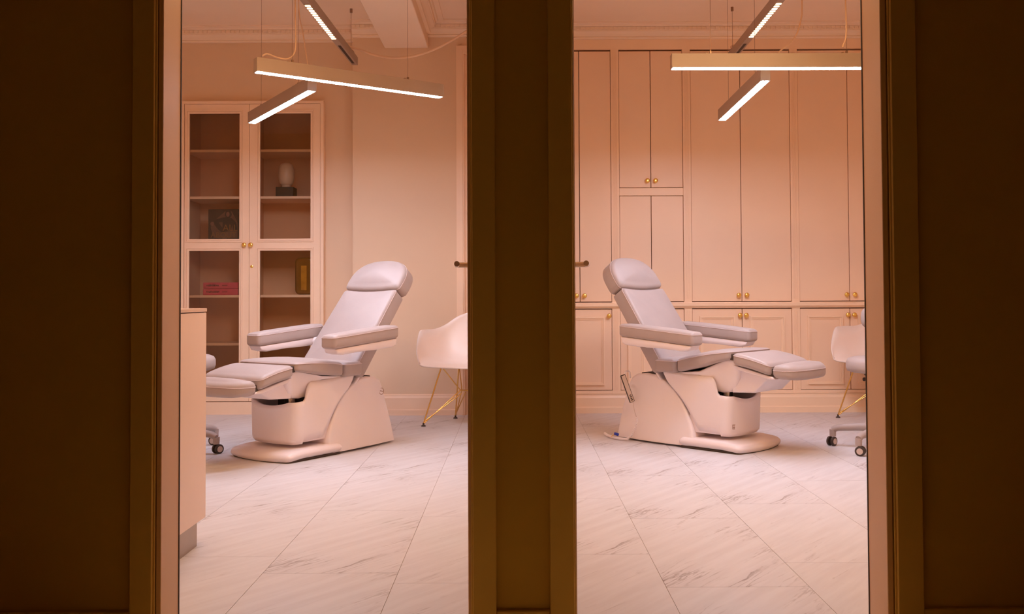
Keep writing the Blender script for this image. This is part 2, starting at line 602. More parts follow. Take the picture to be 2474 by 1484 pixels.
cornice('trim_18', XL0, -1.288, YB_L, 'dentil cornice above the bookcase')
cornice('trim_19', -1.288, -1.033, YP, 'short dentil cornice on the pier left of the beam')
cornice('trim_20', -0.685, XL1, YP, 'dentil cornice right of the beam')
cornice('trim_21', XR0, XR1, YB_R, 'dentil cornice above the built-in cabinets')
struct('trim_22', prism([(-0.685 + p, z) for p, z in CORN], 'y', 3.0, YP - 0.13), 'ceil', 'plain cornice along the beam')

# baseboards of the left room
def skirting(name, x0, x1, yw, label):
    return struct(name, prism([(yw, 0.0), (yw - 0.030, 0.0), (yw - 0.030, 0.040), (yw - 0.018, 0.046), (yw - 0.018, 0.135),
                               (yw - 0.012, 0.150), (yw - 0.012, 0.158), (yw, 0.164)], 'x', x0, x1), 'trim', label)


skirting('baseboard_1', XL0, NX0 - 0.03, YB_L, 'cream baseboard left of the bookcase')
skirting('baseboard_2', NX1 + 0.015, -1.288, YB_L, 'cream baseboard right of the bookcase')
skirting('baseboard_3', -1.288, -0.46, YP, 'cream baseboard on the pier behind the shell armchair')

# tall white door casing at the right end of the pier
dc = struct('door_1', B(-0.40, -0.16, YP - 0.012, YP, 0.0, 2.86), 'trim', 'tall cream door on the pier beside the middle wall')
obj('door_casing', many((-0.462, -0.40, YP - 0.03, YP, 0.0, 2.925), (-0.40, -0.16, YP - 0.03, YP, 2.86, 2.925)), 'trim', dc)
obj('moulding', many((-0.418, -0.412, YP - 0.036, YP - 0.03, 0.0, 2.91)), 'trim', dc)


# ================================================================== RIGHT ROOM: built-in cabinets
ZU0, ZU1 = 0.884, 2.914       # upper doors
ZL0, ZL1 = 0.178, 0.827       # lower doors
ZM0, ZM1 = 1.736, 1.800       # mid rail of the divided unit
knob_me = None


def knob(x, y, z, parent):
    global knob_me
    if knob_me is None:
        knob_me = obj('knob', LATHE([(0.007, 0.0), (0.0065, -0.010), (0.013, -0.014), (0.0180, -0.020), (0.0190, -0.027),
                                     (0.015, -0.033), (0.006, -0.035)], 16, (0, 0, 0), 'y'), 'gold', parent, 50, 'round brass knob')
        knob_me.location = (x, y, z)
        return knob_me
    return dupe(knob_me, parent, (x, y, z))


def flat_door(parent, x0, x1, z0, z1, kx=None, kz=None):
    g = 0.0028
    gt = 0.009 if z1 == ZU1 else g
    d = obj('door', B(x0 + g, x1 - g, YB_R - 0.004, YB_R + 0.016, z0 + g, z1 - gt, bev=0.0012, seg=1), 'cab', parent)
    if kx is not None:
        knob(kx, YB_R - 0.004, kz, d)
    return d


def panel_door(parent, x0, x1, z0, z1, kx, kz):
    g = 0.0028
    d = obj('door', B(x0 + g, x1 - g, YB_R - 0.004, YB_R + 0.016, z0 + g, z1 - g, bev=0.0012, seg=1), 'cab', parent)
    # raised two-step frame moulding
    bm = bmesh.new()
    for (i, t, p) in ((0.060, 0.012, 0.015), (0.072, 0.010, 0.008), (0.082, 0.006, 0.004)):
        a0, a1, b0, b1 = x0 + i, x1 - i, z0 + i * 0.72, z1 - i
        yy0, yy1 = YB_R - 0.004 - p, YB_R - 0.003
        box(bm, a0, a1, yy0, yy1, b1 - t, b1)
        box(bm, a0, a1, yy0, yy1, b0, b0 + t)
        box(bm, a0, a0 + t, yy0, yy1, b0 + t, b1 - t)
        box(bm, a1 - t, a1, yy0, yy1, b0 + t, b1 - t)
    obj('panel_moulding', bm, 'cabframe', d)
    knob(kx, YB_R - 0.004, kz, d)
    return d


def pilaster(parent, x0, x1):
    """stile with three shallow flutes"""
    w = x1 - x0
    bm = bmesh.new()
    for (z0, z1) in ((ZU0 - 0.008, ZU1 + 0.004), (0.1495, 0.842)):
        box(bm, x0, x1, YB_R - 0.012, YB_R + 0.02, z0, z1)
        for k in range(4):
            c = x0 + w * (0.26 + 0.16 * k)
            box(bm, c - w * 0.045, c + w * 0.045, YB_R - 0.0155, YB_R - 0.012, z0 + 0.03, z1 - 0.03)
    return obj('fluted_stile', bm, 'cabframe', parent)


def cabinet(name, label, x0, xs, x1, pil, split=False, hidden_left=False):
    c = thing(name, label, 'cabinet', (0, 0, 0), 0, 'built-in wall cabinets')
    bm = bmesh.new()
    y0, y1 = YB_R + 0.020, YB_R + 0.40
    box(bm, x0, x1, y0, y1, 0.17, 2.92)
    obj('carcass', bm, 'gap', c)
    if split:
        flat_door(c, x0, xs, ZM1, ZU1, xs - 0.030, 1.855)
        flat_door(c, xs, x1, ZM1, ZU1, xs + 0.034, 1.855)
        flat_door(c, x0, xs, ZU0, ZM0, xs - 0.030, 0.935)
        flat_door(c, xs, x1, ZU0, ZM0, xs + 0.034, 0.935)
        obj('middle_rail', B(x0, x1, YB_R - 0.010, YB_R + 0.02, ZM0 + 0.001, ZM1 - 0.001, bev=0.003, seg=1), 'cabframe', c)
    else:
        flat_door(c, x0, xs, ZU0, ZU1, xs - 0.030, 0.935)
        flat_door(c, xs, x1, ZU0, ZU1, xs + 0.034, 0.935)
    kz = 0.773
    if hidden_left:     # single lower door with its knob on the right
        panel_door(c, x0, x1, ZL0, ZL1, x1 - 0.026, kz)
    else:
        panel_door(c, x0, xs, ZL0, ZL1, xs - 0.022, kz)
        panel_door(c, xs, x1, ZL0, ZL1, xs + 0.028, kz)
    obj('bottom_rail', B(x0, x1, YB_R - 0.010, YB_R + 0.02, 0.150, ZL0 - 0.001), 'cabframe', c)
    if pil:
        pilaster(c, x1 + 0.0005, pil - 0.0005)
    return c


cabinet('wall_cabinet', 'narrow pink built-in cabinet half hidden behind the open door', 0.262, 0.518, 0.773, 0.838, hidden_left=True)
cabinet('wall_cabinet', 'pink built-in cabinet with four upper doors behind the right chair headrest', 0.838, 1.093, 1.351, 1.414, split=True)
cabinet('wall_cabinet', 'wide pink built-in cabinet with tall double doors under the crossing light bars', 1.414, 1.815, 2.213, 2.276)
cabinet('wall_cabinet', 'wide pink built-in cabinet at the far right behind the shell armchair', 2.276, 2.678, 3.080, 3.145)
struct('trim_23', B(XR0, XR1, YB_R - 0.010, YB_R + 0.42, ZU1 + 0.004, 3.0), 'cabframe', 'plain frieze board above the cabinet doors')
struct('trim_24', prism([(YB_R + 0.02, 0.832), (YB_R - 0.018, 0.832), (YB_R - 0.022, 0.840), (YB_R - 0.036, 0.846), (YB_R - 0.040, 0.852),
                         (YB_R - 0.040, 0.866), (YB_R - 0.034, 0.870), (YB_R - 0.016, 0.874), (YB_R - 0.014, 0.880), (YB_R + 0.02, 0.880)],
                        'x', XR0, XR1), 'cabframe', 'moulded ledge between upper and lower cabinet doors')
struct('baseboard_4', prism([(YB_R + 0.2, 0.0), (YB_R - 0.040, 0.0), (YB_R - 0.040, 0.044), (YB_R - 0.026, 0.052), (YB_R - 0.026, 0.120),
                             (YB_R - 0.018, 0.136), (YB_R - 0.018, 0.148), (YB_R + 0.2, 0.1495)], 'x', XR0, XR1), 'cabframe',
       'cream plinth under the built-in cabinets')
struct('trim_25', many((XR0, 0.262, YB_R - 0.006, YB_R + 0.4, 0.15, ZU1 + 0.004), (3.145, XR1, YB_R - 0.006, YB_R + 0.4, 0.15, ZU1 + 0.004)),
       'cabframe', 'filler boards at both ends of the cabinets')

# ================================================================== LEFT ROOM: glazed bookcase
YC = 7.385
bc = thing('bookcase', 'cream glazed bookcase with double doors recessed in the left back wall', 'bookcase', (0, 0, 0))
bx0, bxs, bx1, btop = -2.655, -2.131, -1.560, 2.490
obj('frame', many((bx0 - 0.02, bx1 + 0.026, YC - 0.006, YB_L, btop, btop + 0.022), (bx1, bx1 + 0.026, YC - 0.006, YB_L, 0.0, btop),
                  (bx0 - 0.02, bx0, YC - 0.006, YB_L, 0.0, btop), (bx0, bx1, YC - 0.006, YB_L, 0.0, 0.10)), 'trim', bc)
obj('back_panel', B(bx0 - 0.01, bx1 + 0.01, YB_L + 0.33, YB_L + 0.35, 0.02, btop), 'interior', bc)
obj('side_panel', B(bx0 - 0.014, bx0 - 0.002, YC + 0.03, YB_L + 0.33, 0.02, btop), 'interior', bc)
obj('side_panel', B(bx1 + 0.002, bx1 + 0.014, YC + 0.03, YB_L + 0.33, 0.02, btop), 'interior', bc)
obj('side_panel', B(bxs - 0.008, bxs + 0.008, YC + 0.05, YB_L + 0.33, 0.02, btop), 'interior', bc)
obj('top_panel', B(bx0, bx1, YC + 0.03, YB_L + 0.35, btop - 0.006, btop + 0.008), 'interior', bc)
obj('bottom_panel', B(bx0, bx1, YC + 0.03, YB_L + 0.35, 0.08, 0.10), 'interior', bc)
SHELVES = (2.105, 1.727, 1.383, 0.933, 0.548)
for z in SHELVES:
    for a, b in ((bx0 - 0.001, bxs - 0.009), (bxs + 0.009, bx1 + 0.001)):
        obj('shelf', B(a, b, YC + 0.026, YB_L + 0.33, z, z + 0.020), 'trim', bc)


def glazed_door(x0, x1, gx0, gx1, kx, key=False):
    d = obj('door', many((x0, gx0, YC, YC + 0.022, 0.105, btop - 0.003), (gx1, x1, YC, YC + 0.022, 0.105, btop - 0.003),
                         (gx0, gx1, YC, YC + 0.022, 2.412, btop - 0.003), (gx0, gx1, YC, YC + 0.022, 1.307, 1.403),
                         (gx0, gx1, YC, YC + 0.022, 0.105, 0.215)), 'trim', bc)
    bm = bmesh.new()
    for z0, z1 in ((1.403, 2.412), (0.215, 1.307)):
        for i, p in ((0.026, 0.007), (0.014, 0.004)):
            t = 0.009
            a0, a1, b0, b1 = gx0 - i, gx1 + i, z0 - i, z1 + i
            yy0, yy1 = YC - p, YC + 0.001
            box(bm, a0, a1, yy0, yy1, b1 - t, b1)
            box(bm, a0, a1, yy0, yy1, b0, b0 + t)
            box(bm, a0, a0 + t, yy0, yy1, b0 + t, b1 - t)
            box(bm, a1 - t, a1, yy0, yy1, b0 + t, b1 - t)
    obj('glazing_bead', bm, 'trim', d)
    for z0, z1 in ((1.403, 2.412), (0.215, 1.307)):
        obj('glass_pane', B(gx0 - 0.004, gx1 + 0.004, YC + 0.010, YC + 0.014, z0 - 0.004, z1 + 0.004), 'glass', d)
    knob(kx, YC, 1.353, d)
    if key:
        obj('keyhole_plate', LATHE([(0.012, 0.0), (0.012, -0.004), (0.008, -0.006), (0.004, -0.007)], 14, (kx + 0.003, YC, 1.180), 'y'), 'gold', d, 50)
    return d


glazed_door(bx0 + 0.004, bxs - 0.0015, -2.614, -2.211, bxs - 0.034)
glazed_door(bxs + 0.0015, bx1 - 0.003, -2.046, -1.640, bxs + 0.018, True)

# contents
SY = YC + 0.045
lp = thing('table_lamp', 'small lamp with opal glass shade on a black cube, in the bookcase', 'lamp', (-1.862, SY + 0.07, 1.7475))
obj('base', B(-0.072, 0.072, -0.06, 0.06, 0, 0.078, bev=0.003, seg=1), 'black', lp)
obj('neck', LATHE([(0.036, 0.078), (0.036, 0.094), (0.042, 0.100)], 24), 'opal', lp, 50)
obj('shade', LATHE([(0.036, 0.098), (0.050, 0.108), (0.058, 0.130), (0.063, 0.165), (0.063, 0.20), (0.060, 0.232), (0.052, 0.258),
                    (0.040, 0.272), (0.018, 0.279), (0.004, 0.280)], 28), 'opal', lp, 60)

# black and white cover standing upright
bk = thing('photo_book', 'black and white photo book with gold letters standing in the bookcase', 'book', (-2.487, SY + 0.04, 1.4035))
obj('cover', B(0.0, 0.245, -0.002, 0.028, 0.0, 0.246, bev=0.002, seg=1), 'cover', bk)


def poly(parent, pts, m, name, lift):
    """flat print on the cover: pts in fractions of the cover"""
    bm = bmesh.new()
    vs = [bm.verts.new((p[0] * 0.245, -0.002 - lift, p[1] * 0.246)) for p in pts]
    bm.faces.new(vs)
    return obj(name, bm, m, parent)


def ell(cx, cy, rx, ry, n=16):
    return [(cx + rx * math.cos(2 * math.pi * k / n), cy + ry * math.sin(2 * math.pi * k / n)) for k in range(n)]


poly(bk, [(0.20, 0.62), (0.55, 0.92), (0.78, 0.92), (0.98, 0.55), (0.98, 0.05), (0.18, 0.05), (0.08, 0.4)], 'print_l', 'backdrop_print', 0.0006)
poly(bk, [(0.18, 0.64), (0.45, 0.72), (0.62, 0.74), (0.78, 0.70), (0.92, 0.56), (0.97, 0.30), (0.84, 0.30), (0.80, 0.50), (0.74, 0.28), (0.44, 0.24),
          (0.30, 0.36), (0.20, 0.50)], 'print_d', 'figure_print', 0.0009)
poly(bk, ell(0.665, 0.83, 0.115, 0.125), 'print_d', 'hair_print', 0.0011)
poly(bk, ell(0.65, 0.83, 0.058, 0.085), 'print_f', 'face_print', 0.0013)
poly(bk, ell(0.13, 0.52, 0.06, 0.07), 'print_f', 'hand_print', 0.0011)
poly(bk, [(0.34, 0.57), (0.48, 0.58), (0.47, 0.38)], 'print_l', 'gap_print', 0.0011)
poly(bk, [(0.46, 0.03), (0.62, 0.03), (0.60, 0.13), (0.52, 0.14)], 'print_l', 'shoe_print', 0.0011)


def text_mesh(txt, size, m, parent, loc, name, rot=(R(90), 0, 0), extrude=0.0004):
    cu = bpy.data.curves.new('txt', 'FONT')
    cu.body = txt
    cu.size = size
    cu.extrude = extrude
    cu.resolution_u = 3
    to = bpy.data.objects.new('txt', cu)
    COL.objects.link(to)
    dg = bpy.context.evaluated_depsgraph_get()
    me = bpy.data.meshes.new_from_object(to.evaluated_get(dg))
    bpy.data.objects.remove(to)
    me.materials.clear()
    me.materials.append(M[m])
    me.name = name
    o = bpy.data.objects.new(name, me)
    COL.objects.link(o)
    o.parent = parent
    o.location = loc
    o.rotation_euler = rot
    return o


text_mesh('ALL', 0.074, 'goldprint', bk, (0.118, -0.0042, 0.070), 'lettering')
text_mesh('ABOUT', 0.062, 'goldprint', bk, (0.020, -0.0042, 0.016), 'lettering')

# two pink books lying flat
for i in range(2):
    b_ = thing('coffee_table_book', 'pink book lying %s in the bookcase' % ('under its twin' if i == 0 else 'on top of its twin'), 'book',
               (-2.515, SY, 0.9535 + i * 0.0515), 0, 'two pink books in the bookcase')
    obj('cover', B(0.0, 0.282, 0.0, 0.22, 0.0, 0.050, bev=0.004, seg=2), 'pinkbook', b_)
    bm = bmesh.new()
    x = 0.028
    while x < 0.128:
        wd = random.uniform(0.005, 0.010)
        box(bm, x, x + wd, -0.0008, 0.001, 0.019 + random.uniform(-0.002, 0.002), 0.032 + random.uniform(-0.003, 0.003))
        x += wd + 0.0025
    obj('spine_print', bm, 'pinktext', b_)
    bm = bmesh.new()
    x = 0.155
    while x < 0.195:
        box(bm, x, x + 0.004, -0.0008, 0.001, 0.022, 0.029)
        x += 0.0062
    obj('spine_print', bm, 'pinktext', b_)

vz = thing('amber_vase', 'amber glass block vase with rounded corners in the bookcase', 'vase', (-1.702, SY + 0.06, 0.9535))
obj('body', puff(rrect(-0.079, 0.079, 0.0, 0.300, 0.038), -0.045, 0.045, 0.022, lambda a, b, n: (a, n, b)), 'amber', vz, 60)
obj('centre_rib', puff(rrect(-0.027, 0.020, 0.035, 0.235, 0.006), -0.052, -0.040, 0.003, lambda a, b, n: (a, n, b), k=2, inner=2),
    mat('bright_amber', (0.50, 0.22, 0.02), 0.15, var=0.25, scale=14), vz, 60, 'brighter amber strip down the middle')


# ================================================================== TREATMENT CHAIRS
def treatment_chair(label, loc, rz, sf, leg_drop, foot_z, near, lean, LB):
    """local: x lateral, y backwards from the front of the foot plate, z up; near = side turned to the doorway (+1/-1)"""
    t = thing('treatment_chair', label, 'treatment chair', loc, rz, 'treatment chairs')
    # foot plate
    out = []
    n = 14
    for i in range(n + 1):
        q = -1 + 2 * i / n
        out.append((0.258 * q, -0.030 * (1 - abs(q) ** 2.4) - 0.002))
    out = rrect(-0.258, 0.258, 0.0, 0.42, (0.02, 0.02, 0.026, 0.026), n=4, sub=8)
    out = [(p[0], p[1] - (0.040 * (1 - (p[0] / 0.258) ** 2) if p[1] < 0.05 else 0)) for p in out]
    obj('foot_plate', puff(out, 0.012, 0.066, 0.030, lambda a, b, n_: (a, b, n_ - max(0.0, 0.12 - b) * 0.10), k=5), 'shell', t, 60)
    obj('rubber_foot', puff([(p[0] * 0.955, 0.012 + p[1] * 0.975) for p in out], 0.0, 0.014, 0.003, lambda a, b, n_: (a, b, n_), k=1, inner=1), 'dark', t)
    # rear hump housing, lofted from side profiles so its flanks lean in
    prof = [(0.325, 0.055), (0.335, 0.100), (0.358, 0.160), (0.392, 0.225), (0.438, 0.290), (0.495, 0.350), (0.560, 0.397), (0.630, 0.425),
            (0.715, 0.434), (0.785, 0.426), (0.830, 0.402), (0.860, 0.350), (0.884, 0.280), (0.903, 0.200), (0.918, 0.110), (0.928, 0.014),
            (0.75, 0.012), (0.6, 0.012), (0.45, 0.012), (0.34, 0.014)]
    bm = bmesh.new()
    rings = []
    slices = [(-1, 0.90), (-1, 0.955), (-0.985, 0.985), (-0.95, 1.0), (-0.5, 1.0), (0, 1.0), (0.5, 1.0), (0.95, 1.0), (0.985, 0.985), (1, 0.955), (1, 0.90)]
    for q, s in slices:
        ring = []
        for (y, z) in prof:
            cy, cz = 0.62, 0.16
            yy, zz = cy + (y - cy) * s, cz + (z - cz) * s
            if z < 0.02:
                zz = z
            hw = 0.245 - 0.050 * min(1, max(0, zz) / 0.28) - 0.03 * max(0, (yy - 0.6)) / 0.3
            ring.append(bm.verts.new((q * hw, yy, zz)))
        rings.append(ring)
    m_ = len(prof)
    for i in range(len(rings) - 1):
        for j in range(m_):
            bm.faces.new((rings[i][j], rings[i][(j + 1) % m_], rings[i + 1][(j + 1) % m_], rings[i + 1][j]))
    bm.faces.new(rings[0])
    bm.faces.new(rings[-1][::-1])
    obj('base_housing', bm, 'shell', t, 50)
    obj('housing_slot', puff(rrect(-0.15, 0.15, 0.58, 0.78, 0.03), 0.430, 0.4405, 0.003, lambda a, b, n_: (a, b, n_ - 0.12 * max(0, b - 0.72) - 0.15 * max(0, 0.66 - b)), k=2, inner=2), 'dark', t, 50)

    # front shell: one wall running round the front, open at the top
    path = []
    hw, r, yf = 0.207, 0.060, 0.095

    def zt(y):
        if y > 0.215:
            return 0.440 + 0.016 * (y - 0.215) / 0.3
        if y > 0.165:
            q = (y - 0.165) / 0.05
            return 0.332 + (0.440 - 0.332) * (1 - (1 - q) ** 2.2) * min(1, q * 3) ** 0.5
        return 0.332

    def zb(y):
        # rear edge: S-curve rising backwards
        pts = ((0.0, 0.088), (0.300, 0.108), (0.330, 0.150), (0.375, 0.228), (0.430, 0.302), (0.490, 0.358), (0.520, 0.385), (0.545, 0.425), (0.556, 0.447))
        for a, b in zip(pts, pts[1:]):
            if a[0] <= y <= b[0]:
                return a[1] + (b[1] - a[1]) * (y - a[0]) / (b[0] - a[0])
        return 0.447
    ys = [0.556, 0.545, 0.530, 0.510, 0.48, 0.45, 0.42, 0.39, 0.36, 0.33, 0.31, 0.30, 0.28, 0.26, 0.235, 0.22, 0.215, 0.210, 0.205, 0.200, 0.195, 0.190, 0.186, 0.182, 0.178, 0.174, 0.170, 0.167, 0.165, 0.160]
    for y in ys:
        path.append((hw, y, zb(y), zt(y)))
    for i in range(9):
        a = R(90 * i / 8)
        path.append((hw - r + r * math.cos(a), yf + r - r * math.sin(a), 0.088 - 0.004 * math.sin(a), 0.332 - 0.006 * math.sin(a)))
    for i in range(1, 12):
        q = 1 - 2 * i / 12
        path.append(((hw - r) * q, yf - 0.020 * (1 - q * q), 0.084 + 0.0 * q, 0.326 - 0.022 * (1 - q * q)))
    left = [(-x, y, a, b) for (x, y, a, b) in path[:len(ys) + 9]][::-1]
    path = path + left
    bm = bmesh.new()
    nr = 8
    grid = []
    for (x, y, a, b) in path:
        colv = []
        for k in range(nr + 1):
            z = a + (b - a) * k / nr
            # lean the walls out a little towards the top, tuck the bottom rim in
            g = 1 + 0.045 * (z - 0.2)
            tuck = 0.012 * max(0, 1 - (z - a) / 0.02) if y < 0.3 else 0.0
            colv.append(bm.verts.new((x * (g - tuck / 0.22), y - (0.03 * (z - 0.1) if y < 0.17 else 0) + tuck * (1 if y < 0.15 else 0), z)))
        grid.append(colv)
    for i in range(len(grid) - 1):
        for k in range(nr):
            bm.faces.new((grid[i][k], grid[i + 1][k], grid[i + 1][k + 1], grid[i][k + 1]))
    so = obj('front_shell', bm, 'shell', t, 60)
    md = so.modifiers.new('thick', 'SOLIDIFY')
    md.thickness = 0.014
    md.offset = -1
    # floor of the shell, inner rear bulkhead and lift cylinder
    obj('shell_floor', puff([(p[0] * 0.97, p[1]) for p in rrect(-0.200, 0.200, 0.092, 0.40, (0.01, 0.01, 0.055, 0.055))], 0.094, 0.20, 0.01, lambda a, b, n_: (a, b, n_), k=2, inner=2), 'shell', t, 50)
    obj('lift_cylinder', LATHE([(0.024, 0.20), (0.024, 0.40)], 18, (0.06 * near, 0.20, 0)), 'chrome', t, 50)
    obj('lift_cylinder', LATHE([(0.016, 0.20), (0.016, 0.40)], 18, (-0.03 * near, 0.24, 0)), 'dark', t, 50)
    obj('lift_frame', B(-0.16, 0.16, 0.28, 0.31, 0.20, 0.42, bev=0.004, seg=1), 'dark', t)
    # white pan under the seat
    zf = sf - 0.045
    pan = [(0.52, 0.452), (0.30, 0.470), (0.10, zf - 0.004), (0.030, zf - 0.004), (0.020, zf - 0.03), (0.030, 0.44), (0.060, 0.385), (0.105, 0.352),
           (0.160, 0.344), (0.215, 0.352), (0.255, 0.40), (0.30, 0.448)]
    bm = bmesh.new()
    rings = []
    for q, s in ((-1, 0.80), (-1, 0.92), (-0.97, 0.98), (-0.9, 1), (0, 1.0), (0.9, 1), (0.97, 0.98), (1, 0.92), (1, 0.80)):
        cy, cz = 0.16, 0.44
        rings.append([bm.verts.new((q * (0.165 + 0.05 * min(1, max(0, (z - 0.35) / 0.12))), cy + (y - cy) * s, cz + (z - cz) * s)) for y, z in pan])
    m_ = len(pan)
    for i in range(len(rings) - 1):
        for j in range(m_):
            bm.faces.new((rings[i][j], rings[i][(j + 1) % m_], rings[i + 1][(j + 1) % m_], rings[i + 1][j]))
    bm.faces.new(rings[0])
    bm.faces.new(rings[-1][::-1])
    obj('seat_pan', bm, 'shell', t, 55)
    # front tray under the leg rest
    obj('leg_tray', prism([(0.09, 0.352), (-0.06, 0.360), (-0.16, leg_drop - 0.075), (0.04, zf - 0.02), (0.10, zf - 0.03)], 'x', -0.175, 0.175, bev=0.012), 'shell', t, 50)

    # seat cushions
    def cush(name, y0, y1, hw_, zfun, th, rr, dome, corner=0.03, seam=True, parent=t, thfun=None):
        ol = rrect(-hw_, hw_, y0, y1, corner, n=4, sub=7)

        def fn(a, b, n_):
            k_ = (thfun(b) if thfun else 1.0)
            return (a, b, zfun(b) + (n_ - 0.0) * (k_ if n_ < 0 else 1.0))
        o = obj(name, puff(ol, -th, 0.0, rr, fn, dome=dome), 'pad', parent, 70)
        if seam:
            bm_ = bmesh.new()
            ol2 = [(p[0] * 1.001, p[1]) for p in rrect(-hw_, hw_, y0, y1, corner, n=4, sub=7)]
            pts = [fn(p[0], p[1], -rr * 0.75) for p in ol2]
            tube(bm_, pts + [pts[0]], 0.0022, 5, False)
            obj('seam', bm_, 'seam', o, 60)
        return o
    zr = 0.540
    cush('seat_cushion', 0.440, 0.600, 0.252, lambda y: zr, 0.086, 0.020, 0.004)

    def zs(y):
        q = (0.436 - y) / (0.436 - 0.055)
        return zr + 0.002 + (sf - zr) * q + 0.012 * math.sin(math.pi * min(1, max(0, q)))
    cush('seat_cushion', 0.058, 0.436, 0.252, zs, 0.086, 0.022, 0.012, thfun=lambda y: 1.0 - 0.42 * max(0, min(1, (0.25 - y) / 0.2)))

    # leg rest
    def zl(y):
        q = (0.045 - y) / 0.255
        return sf - 0.010 - leg_slope * q + 0.008 * math.sin(math.pi * min(1, max(0, q)))
    leg_slope = sf - 0.010 - leg_drop
    lr = cush('leg_cushion', -0.196, 0.046, 0.250, zl, 0.072, 0.022, 0.010)
    # white backing plate under the leg cushion
    obj('leg_plate', prism([(0.05, zl(0.045) - 0.073), (-0.203, zl(-0.208) - 0.073), (-0.218, zl(-0.208) - 0.085), (-0.175, zl(-0.175) - 0.098), (0.02, zl(0.02) - 0.098)],
                           'x', -0.225, 0.225, bev=0.006), 'shell', t, 50)
    # foot cushion with an oval end
    ol = rrect(-0.236, 0.236, -0.325, -0.202, (0.03, 0.03, 0.075, 0.075), n=7, sub=6)
    ol = [(p[0], p[1] - 0.022 * (1 - (p[0] / 0.236) ** 2) * (1 if p[1] < -0.28 else 0)) for p in ol]
    fc = obj('foot_cushion', puff(ol, foot_z - 0.082, foot_z, 0.030, lambda a, b, n_: (a, b, n_ - 0.02 * max(0, -0.28 - b) / 0.1), dome=0.012), 'pad', t, 70)
    bm = bmesh.new()
    pts = [(p[0] * 1.002, p[1], foot_z - 0.034) for p in ol]
    tube(bm, pts + [pts[0]], 0.0022, 5, False)
    obj('seam', bm, 'seam', fc, 60)
    # hinge gap fittings
    for sx in (-1, 1):
        obj('hinge', B(sx * 0.20 - 0.03, sx * 0.20 + 0.03, 0.030, 0.070, sf - 0.055, sf - 0.018, bev=0.006, seg=2), 'dark', t, 40)
        obj('hinge', B(sx * 0.19 - 0.03, sx * 0.19 + 0.03, -0.210, -0.186, foot_z - 0.06, foot_z - 0.025, bev=0.005, seg=2), 'dark', t, 40)

    # back rest: plane leaning back
    p0 = Vector((0, 0.535, 0.500))
    bd = Vector((0, lean, math.sqrt(1 - lean * lean)))        # up along the back
    bn = Vector((0, -bd.z, bd.y))                      # out of the front face

    def fb(a, b, n_):
        q = p0 + bd * b + bn * n_
        return (a, q.y, q.z)
    ol = rrect(-0.236, 0.236, -0.010, LB, 0.022, n=4, sub=7)
    ol = [(p[0] * (1.03 - 0.06 * max(0, p[1]) / LB) if True else 0, p[1] - (0.016 * (1 - (p[0] / 0.236) ** 2) if p[1] > LB - 0.01 else 0)) for p in ol]
    bk_ = obj('back_cushion', puff(ol, -0.092, 0.012, 0.022, fb, dome=0.014, r0=0.008), 'pad', t, 70)
    bm = bmesh.new()
    pts = [fb(p[0] * 1.001, p[1], -0.006) for p in ol]
    tube(bm, pts + [pts[0]], 0.0022, 5, False)
    obj('seam', bm, 'seam', bk_, 60)
    obj('back_plate', puff([(p[0] * 0.86, p[1] * 0.985) for p in rrect(-0.235, 0.235, -0.06, LB, 0.03, n=3, sub=4)], -0.108, -0.088, 0.008, fb, k=2), 'shell', t, 60)
    # head cushion: D shape
    ol = []
    nn = 22
    for i in range(nn + 1):
        a = math.pi * i / nn
        cx_, sy_ = math.cos(a), math.sin(a)
        ol.append((0.240 * math.copysign(abs(cx_) ** 0.80, cx_), LB + 0.072 + 0.178 * sy_ ** 0.85))
    low = [(-0.240, LB + 0.045), (-0.236, LB + 0.018), (-0.215, LB + 0.006)] + [(-0.2 + 0.4 * i / 8, LB + 0.006 - 0.012 * (1 - (2 * i / 8 - 1) ** 2)) for i in range(1, 8)] + [(0.215, LB + 0.006), (0.236, LB + 0.018), (0.240, LB + 0.045)]
    ol = ol + low
    hd = obj('head_cushion', puff(ol, -0.092, 0.018, 0.030, fb, dome=0.026, inner=6, r0=0.008), 'pad', t, 70)
    bm = bmesh.new()
    pts = [fb(p[0] * 1.001, p[1], -0.012) for p in ol]
    tube(bm, pts + [pts[0]], 0.0020, 5, False)
    obj('seam', bm, 'seam', hd, 60)

    # arm rests
    for sx in (-1, 1):
        c0, c1 = (0.268, 0.388) if sx > 0 else (-0.388, -0.268)
        olc = rrect(c0, c1, 0.222, 0.768, (0.012, 0.012, 0.022, 0.022), n=4, sub=8)

        def za(y):
            return 0.702 + 0.050 * (y - 0.145) / 0.6

        def fa(a, b, n_):
            return (a, b, za(b) + n_)
        ac = obj('arm_cushion', puff(olc, -0.078, 0.004, 0.020, fa, dome=0.006, k=4), 'pad', t, 70)
        bm = bmesh.new()
        pts = [fa(p[0], p[1], -0.013) for p in olc]
        tube(bm, pts + [pts[0]], 0.0020, 5, False)
        obj('seam', bm, 'seam', ac, 60)
        pr = [(0.762, za(0.762) - 0.078), (0.240, za(0.24) - 0.078), (0.255, za(0.255) - 0.104), (0.300, za(0.30) - 0.118), (0.48, za(0.48) - 0.118),
              (0.56, za(0.56) - 0.124), (0.72, za(0.72) - 0.128), (0.755, za(0.755) - 0.116)]
        obj('arm_bracket', prism(pr, 'x', c0 + 0.008, c1 - 0.008, bev=0.010), 'shell', t, 50)
        # arm joint to the back
        xi = c0 if sx > 0 else c1
        obj('arm_joint', LATHE([(0.034, 0.0), (0.034, 0.06)], 16, (min(xi - sx * 0.055, xi) if sx > 0 else xi - 0.005, 0.700, 0.640), 'x'), 'shell', t, 50)
    return t


